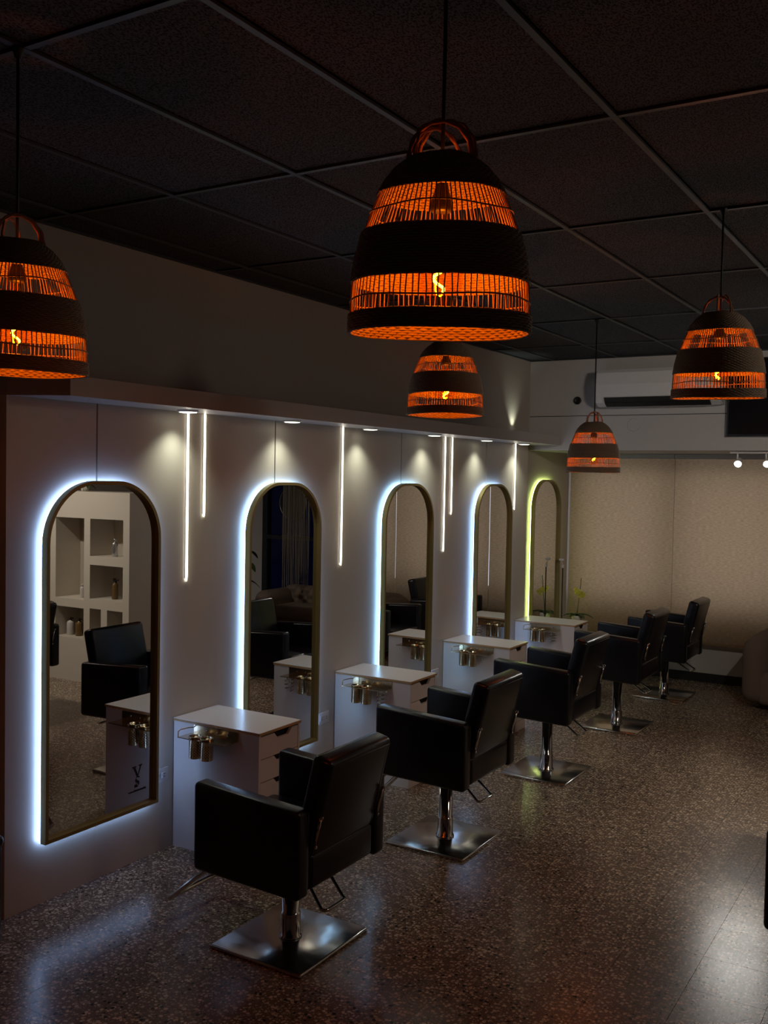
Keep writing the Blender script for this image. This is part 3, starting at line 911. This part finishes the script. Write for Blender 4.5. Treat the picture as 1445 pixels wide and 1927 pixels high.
# added out-of-view fill spots, brightening the niche, bulkhead and mirror walls
t = thing('track_light', 'added ceiling spot track out of view, brightening the niche and far walls', 'track light', (0, 4.6, CEIL-0.006))
MB().quadbox(3.4, 4.8, -0.018, 0.018, -0.022, 0.0).obj('track', 'acwhite', t)
for x, dv, pw, ang in ((3.55, (-0.05, 0.62, -0.78), ROOM_W, 110), (4.4, (-0.05, 0.62, -0.78), ROOM_W, 110), (3.95, (-0.50, 0.85, -0.06), WASH_W, 52), (4.65, (-0.93, 0.10, -0.30), SIDE_W, 120)):
    MB().tube([(x, 0, -0.020), (x, 0, -0.08)], 0.008, 8).obj('spot_arm', 'acwhite', t)
    p0 = Vector((x, 0.0, -0.09)); dirv = Vector(dv).normalized()
    MB().tube([p0-dirv*0.02, p0, p0+dirv*0.09], [0.014, 0.024, 0.034], 16).obj('spot_head', 'acwhite', t)
    MB().tube([p0+dirv*0.0901, p0+dirv*0.093], [0.027, 0.024], 16).obj('spot_lens', emit('spot_lens', (1.0, 0.95, 0.86), 8), t)
    light('SPOT', 'spot_beam', tuple(p0+dirv*0.10), pw, (1.0, 0.88, 0.75), t, tuple(p0+dirv*1.0), spot_size=math.radians(ang), spot_blend=0.9, shadow_soft_size=0.04 if pw == ROOM_W else 0.22)

# ------------------------------------------------------------------ outlets
for y, z, lab in ((3.735, 0.40, 'white wall outlet beside the stickered mirror'), (5.235, 0.402, 'white wall outlet between the second mirror and second drawer cabinet'), (6.775, 0.44, 'white wall outlet beside the third drawer cabinet')):
    t = thing('wall_outlet', lab, 'outlet', (0, y, z), 0, 'wall outlets')
    MB().rbox(0.003, 0, 0, 0.006, 0.118, 0.074, 0.002, 2).obj('cover_plate', 'plate', t)
    for dy in (-0.026, 0.026):
        s = MB().rbox(0.0065, dy, 0, 0.004, 0.036, 0.030, 0.0012, 2).obj('socket', 'plate', t)
        for dz in (-0.007, 0.007):
            MB().quadbox(0.0082, 0.0092, dy-0.006, dy+0.004, dz-0.0016, dz+0.0016).obj('slot', 'dark', s)

# ------------------------------------------------------------------ sofa
t = thing('sofa', 'rounded beige boucle sofa in front of the blinds', 'sofa', (2.78, 9.28, 0))
MB().rbox(0, 0.0, 0.20, 1.50, 0.68, 0.30, 0.06, 4).obj('base', 'boucle', t)
MB().rbox(0, -0.06, 0.40, 1.30, 0.62, 0.16, 0.07, 4).obj('seat_cushion', 'boucle', t)
MB().rbox(0, 0.25, 0.42, 1.66, 0.24, 0.50, 0.11, 5).obj('backrest', 'boucle', t)
for s in (-1, 1):
    MB().rbox(s*0.77, 0.02, 0.345, 0.24, 0.74, 0.58, 0.115, 5).obj('armrest', 'boucle', t)
    for yy in (-0.26, 0.26):
        MB().lathe([(0.020, 0.0), (0.026, 0.06)], 14, (s*0.62, yy, 0)).obj('leg', 'black', t)

# ------------------------------------------------------------------ orchid on its pedestal, phone tripod
t = thing('plant_pedestal', 'white pedestal carrying the yellow orchid', 'pedestal', (0.15, 9.57, 0))
MB().quadbox(-0.08, 0.08, -0.08, 0.08, 0, 0.50).obj('column', 'white', t)
MB().quadbox(-0.09, 0.09, -0.09, 0.09, 0.50, 0.52).obj('top', 'white', t)
t = thing('potted_orchid', 'yellow orchid with dark strap leaves in a cream pot', 'plant', (0.15, 9.57, 0.52))
MB().lathe([(0.040, 0.0), (0.055, 0.06), (0.062, 0.085), (0.056, 0.085), (0.050, 0.070)], 24).obj('pot', 'pot', t)
def leaf(L_, w, droop, az, base, rise=0.35, n=9):
    m = MB(); s = len(m.v)
    d = Vector((math.cos(az), math.sin(az), 0)); nn = Vector((-d.y, d.x, 0))
    for layer in (0.0, 0.003):
        for k in range(n):
            u = k/(n-1)
            c = Vector(base) + d*L_*u + Vector((0, 0, rise*L_*u - droop*L_*u*u + layer))
            ww = w*math.sin(PI*(0.08+0.90*u))**0.7
            for q in (-1, 0, 1):
                m.v.append(tuple(c + nn*ww*q + Vector((0, 0, 0.25*ww*abs(q)))))
    K = 3*n
    for k in range(n-1):
        for q in range(2):
            a = s+3*k+q
            m.f.append((a, a+1, a+4, a+3)); m.sm.append(True)
            m.f.append((K+a+3, K+a+4, K+a+1, K+a)); m.sm.append(True)
    return m
for az, L_ in ((3.5, 0.145), (0.1, 0.17), (5.6, 0.15), (1.9, 0.14), (4.3, 0.10), (0.9, 0.15)):
    leaf(L_, 0.026, 0.55, az, (0, 0, 0.08), 0.45).obj('leaf', 'leaf', t)
sp = [(0.0, 0, 0.08), (0.010, 0.0, 0.18), (0.020, 0, 0.28), (0.030, 0, 0.38), (0.038, 0, 0.47)]
MB().tube(sp, 0.0035, 6).obj('stem', 'stem', t)
for k, (dx, dy, dz) in enumerate(((0.03, -0.02, 0.33), (0.055, 0.01, 0.31), (0.0, -0.01, 0.315), (0.045, -0.03, 0.285), (-0.015, 0.0, 0.345), (0.07, -0.01, 0.30))):
    fo = MB()
    for q in range(5):
        a = 2*PI*q/5+k
        c = Vector((dx+0.014*math.cos(a), dy-0.004, dz+0.014*math.sin(a)))
        fo.rbox(c.x, c.y, c.z, 0.022, 0.005, 0.018, 0.002, 2, tilt=a)
    fo.obj('flower', 'petal', t)

t = thing('phone_tripod', 'slim black phone stand with pale clamp beside the last mirror', 'tripod', (0.065, 9.36, 0))
MB().tube([(0, 0, 0.12), (0, 0, 1.10)], 0.006, 8).obj('pole', 'black', t)
for a in (0.5, 2.6, 4.7):
    MB().tube([(0, 0, 0.20), (0.05*math.cos(a), 0.09*math.sin(a), 0.008)], 0.006, 8).obj('leg', 'black', t)
MB().rbox(0, 0, 1.115, 0.022, 0.022, 0.03, 0.005, 2).obj('joint', 'plate', t)
MB().tube([(0, 0, 1.13), (-0.015, 0, 1.17)], 0.005, 8).obj('neck', 'plate', t)
MB().rbox(-0.015, 0, 1.185, 0.05, 0.02, 0.022, 0.004, 2).obj('clamp', 'plate', t)

# ------------------------------------------------------------------ far side things seen in the mirrors
BOT = 'bottles in the niche wall'
def bottle(name, x, z, h, r, m, top, label, y=6.47):
    t = thing(name, label, 'bottle', (x, y, z), 0, BOT)
    MB().lathe([(r*0.92, 0), (r, 0.006), (r, h*0.70), (r*0.8, h*0.78), (r*0.35, h*0.83), (r*0.35, h*0.86)], 20).obj('body', m, t)
    if top == 'pump':
        MB().lathe([(r*0.42, h*0.86), (r*0.42, h*0.91), (r*0.14, h*0.915), (r*0.14, h*0.97)], 12).obj('collar', 'black', t)
        MB().tube([(0.0, 0, h*0.965), (0.0, 0, h*0.985), (-r*1.1, 0, h*0.97)], 0.006, 8).obj('pump', 'black', t)
    elif top == 'spray':
        MB().lathe([(r*0.42, h*0.86), (r*0.42, h*0.90)], 12).obj('collar', 'black', t)
        MB().prism([(r*0.5, h*0.90), (r*0.5, h*0.99), (-r*1.3, h*1.0), (-r*1.4, h*0.95), (-r*0.3, h*0.93), (-r*0.6, h*0.86), (-r*0.3, h*0.86), (-r*0.1, h*0.90)], 1, -0.009, 0.009).obj('trigger', 'black', t)
    else:
        MB().lathe([(r*0.5, h*0.86), (r*0.5, h*0.99), (r*0.4, h)], 14).obj('cap', m, t)
bottle('spray_can', 3.31, 1.20, 0.165, 0.028, 'silver', 'cap', 'silver bottle alone in the upper niche')
bottle('spray_bottle', 3.305, 0.80, 0.185, 0.030, 'amber', 'spray', 'amber spray bottle in the middle niche')
bottle('dark_bottle', 3.375, 0.80, 0.185, 0.028, 'black', 'cap', 'black bottle behind the amber spray bottle', 6.53)
bottle('pump_bottle', 3.905, 0.41, 0.165, 0.036, 'cream', 'pump', 'cream pump bottle in the low niche')
bottle('pump_bottle', 3.785, 0.41, 0.165, 0.036, 'amber', 'pump', 'amber pump bottle in the low niche')
bottle('lotion_bottle', 3.745, 0.78, 0.13, 0.022, 'cream', 'cap', 'small cream bottle in the tall niche')

t = thing('shelf_plant', 'small dark plant on top of the niche wall', 'plant', (3.72, 6.47, 1.80))
MB().lathe([(0.03, 0), (0.045, 0.05), (0.042, 0.05), (0.036, 0.03)], 16).obj('pot', 'pot', t)
for k in range(7):
    leaf(0.11, 0.014, 0.9, k*0.9, (0, 0, 0.045), 0.7).obj('leaf', 'leaf', t)
t = thing('vine_plant', 'broad-leaved green plant at the end of the white return wall', 'plant', (3.42, 8.50, 0))
MB().lathe([(0.10, 0), (0.13, 0.22), (0.12, 0.22), (0.11, 0.18)], 20).obj('pot', 'pot', t)
MB().tube([(0, 0, 0.18), (0.02, 0, 0.7), (0.0, 0.02, 1.30)], 0.009, 8).obj('stem', 'stem', t)
for k in range(9):
    leaf(0.17, 0.045, 0.8, k*2.4, (0, 0.01, 0.72+0.066*k), 0.35).obj('leaf', 'leaf', t)

t = thing('fringe_curtain', 'knotted string curtain hanging before the glazed door', 'curtain', (3.62, 9.72, 0))
MB().tube([(-0.30, 0, 2.15), (0.22, 0, 2.15)], 0.012, 8).obj('rod', 'doorframe', t)
for k in range(34):
    x = -0.20+0.40*k/33 + random.uniform(-.004, .004)
    zb = random.uniform(0.30, 0.42) if k > 10 else random.uniform(0.45, 0.9)
    MB().tube([(x, 0.006*math.sin(k), 2.145), (x+random.uniform(-.008, .008), 0.0, 1.3), (x+random.uniform(-.012, .012), 0, zb)], 0.0032, 5).obj('string', 'string', t)
t = thing('round_sign', 'dark round sign hung on the glazed door', 'sign', (3.79, 9.90, 1.64))
o = MB().lathe([(0.20, 0), (0.21, 0.006), (0.21, 0.014), (0.195, 0.018)], 40).obj('disc', 'doorframe', t); o.rotation_euler = (PI/2, 0, 0)
o = MB().lathe([(0.204, 0.016), (0.212, 0.020), (0.204, 0.024), (0.199, 0.020), (0.204, 0.016)], 40, capb=False, capt=False).obj('rim', 'silver', t); o.rotation_euler = (PI/2, 0, 0)

# black rounded box at the near end of the panelling
t = thing('storage_box', 'black rounded box standing at the near end of the panelling', 'box', (0.12, 2.42, 0))
MB().rbox(0, 0, 0.26, 0.30, 0.30, 0.44, 0.03, 4).obj('body', 'black', t)
MB().rbox(0, 0, 0.475, 0.306, 0.306, 0.05, 0.02, 3).obj('lid', 'leather', t)
for sx in (-1, 1):
    for sy in (-1, 1):
        MB().lathe([(0.018, 0.0), (0.020, 0.045)], 12, (sx*0.11, sy*0.11, 0)).obj('foot', 'black', t)
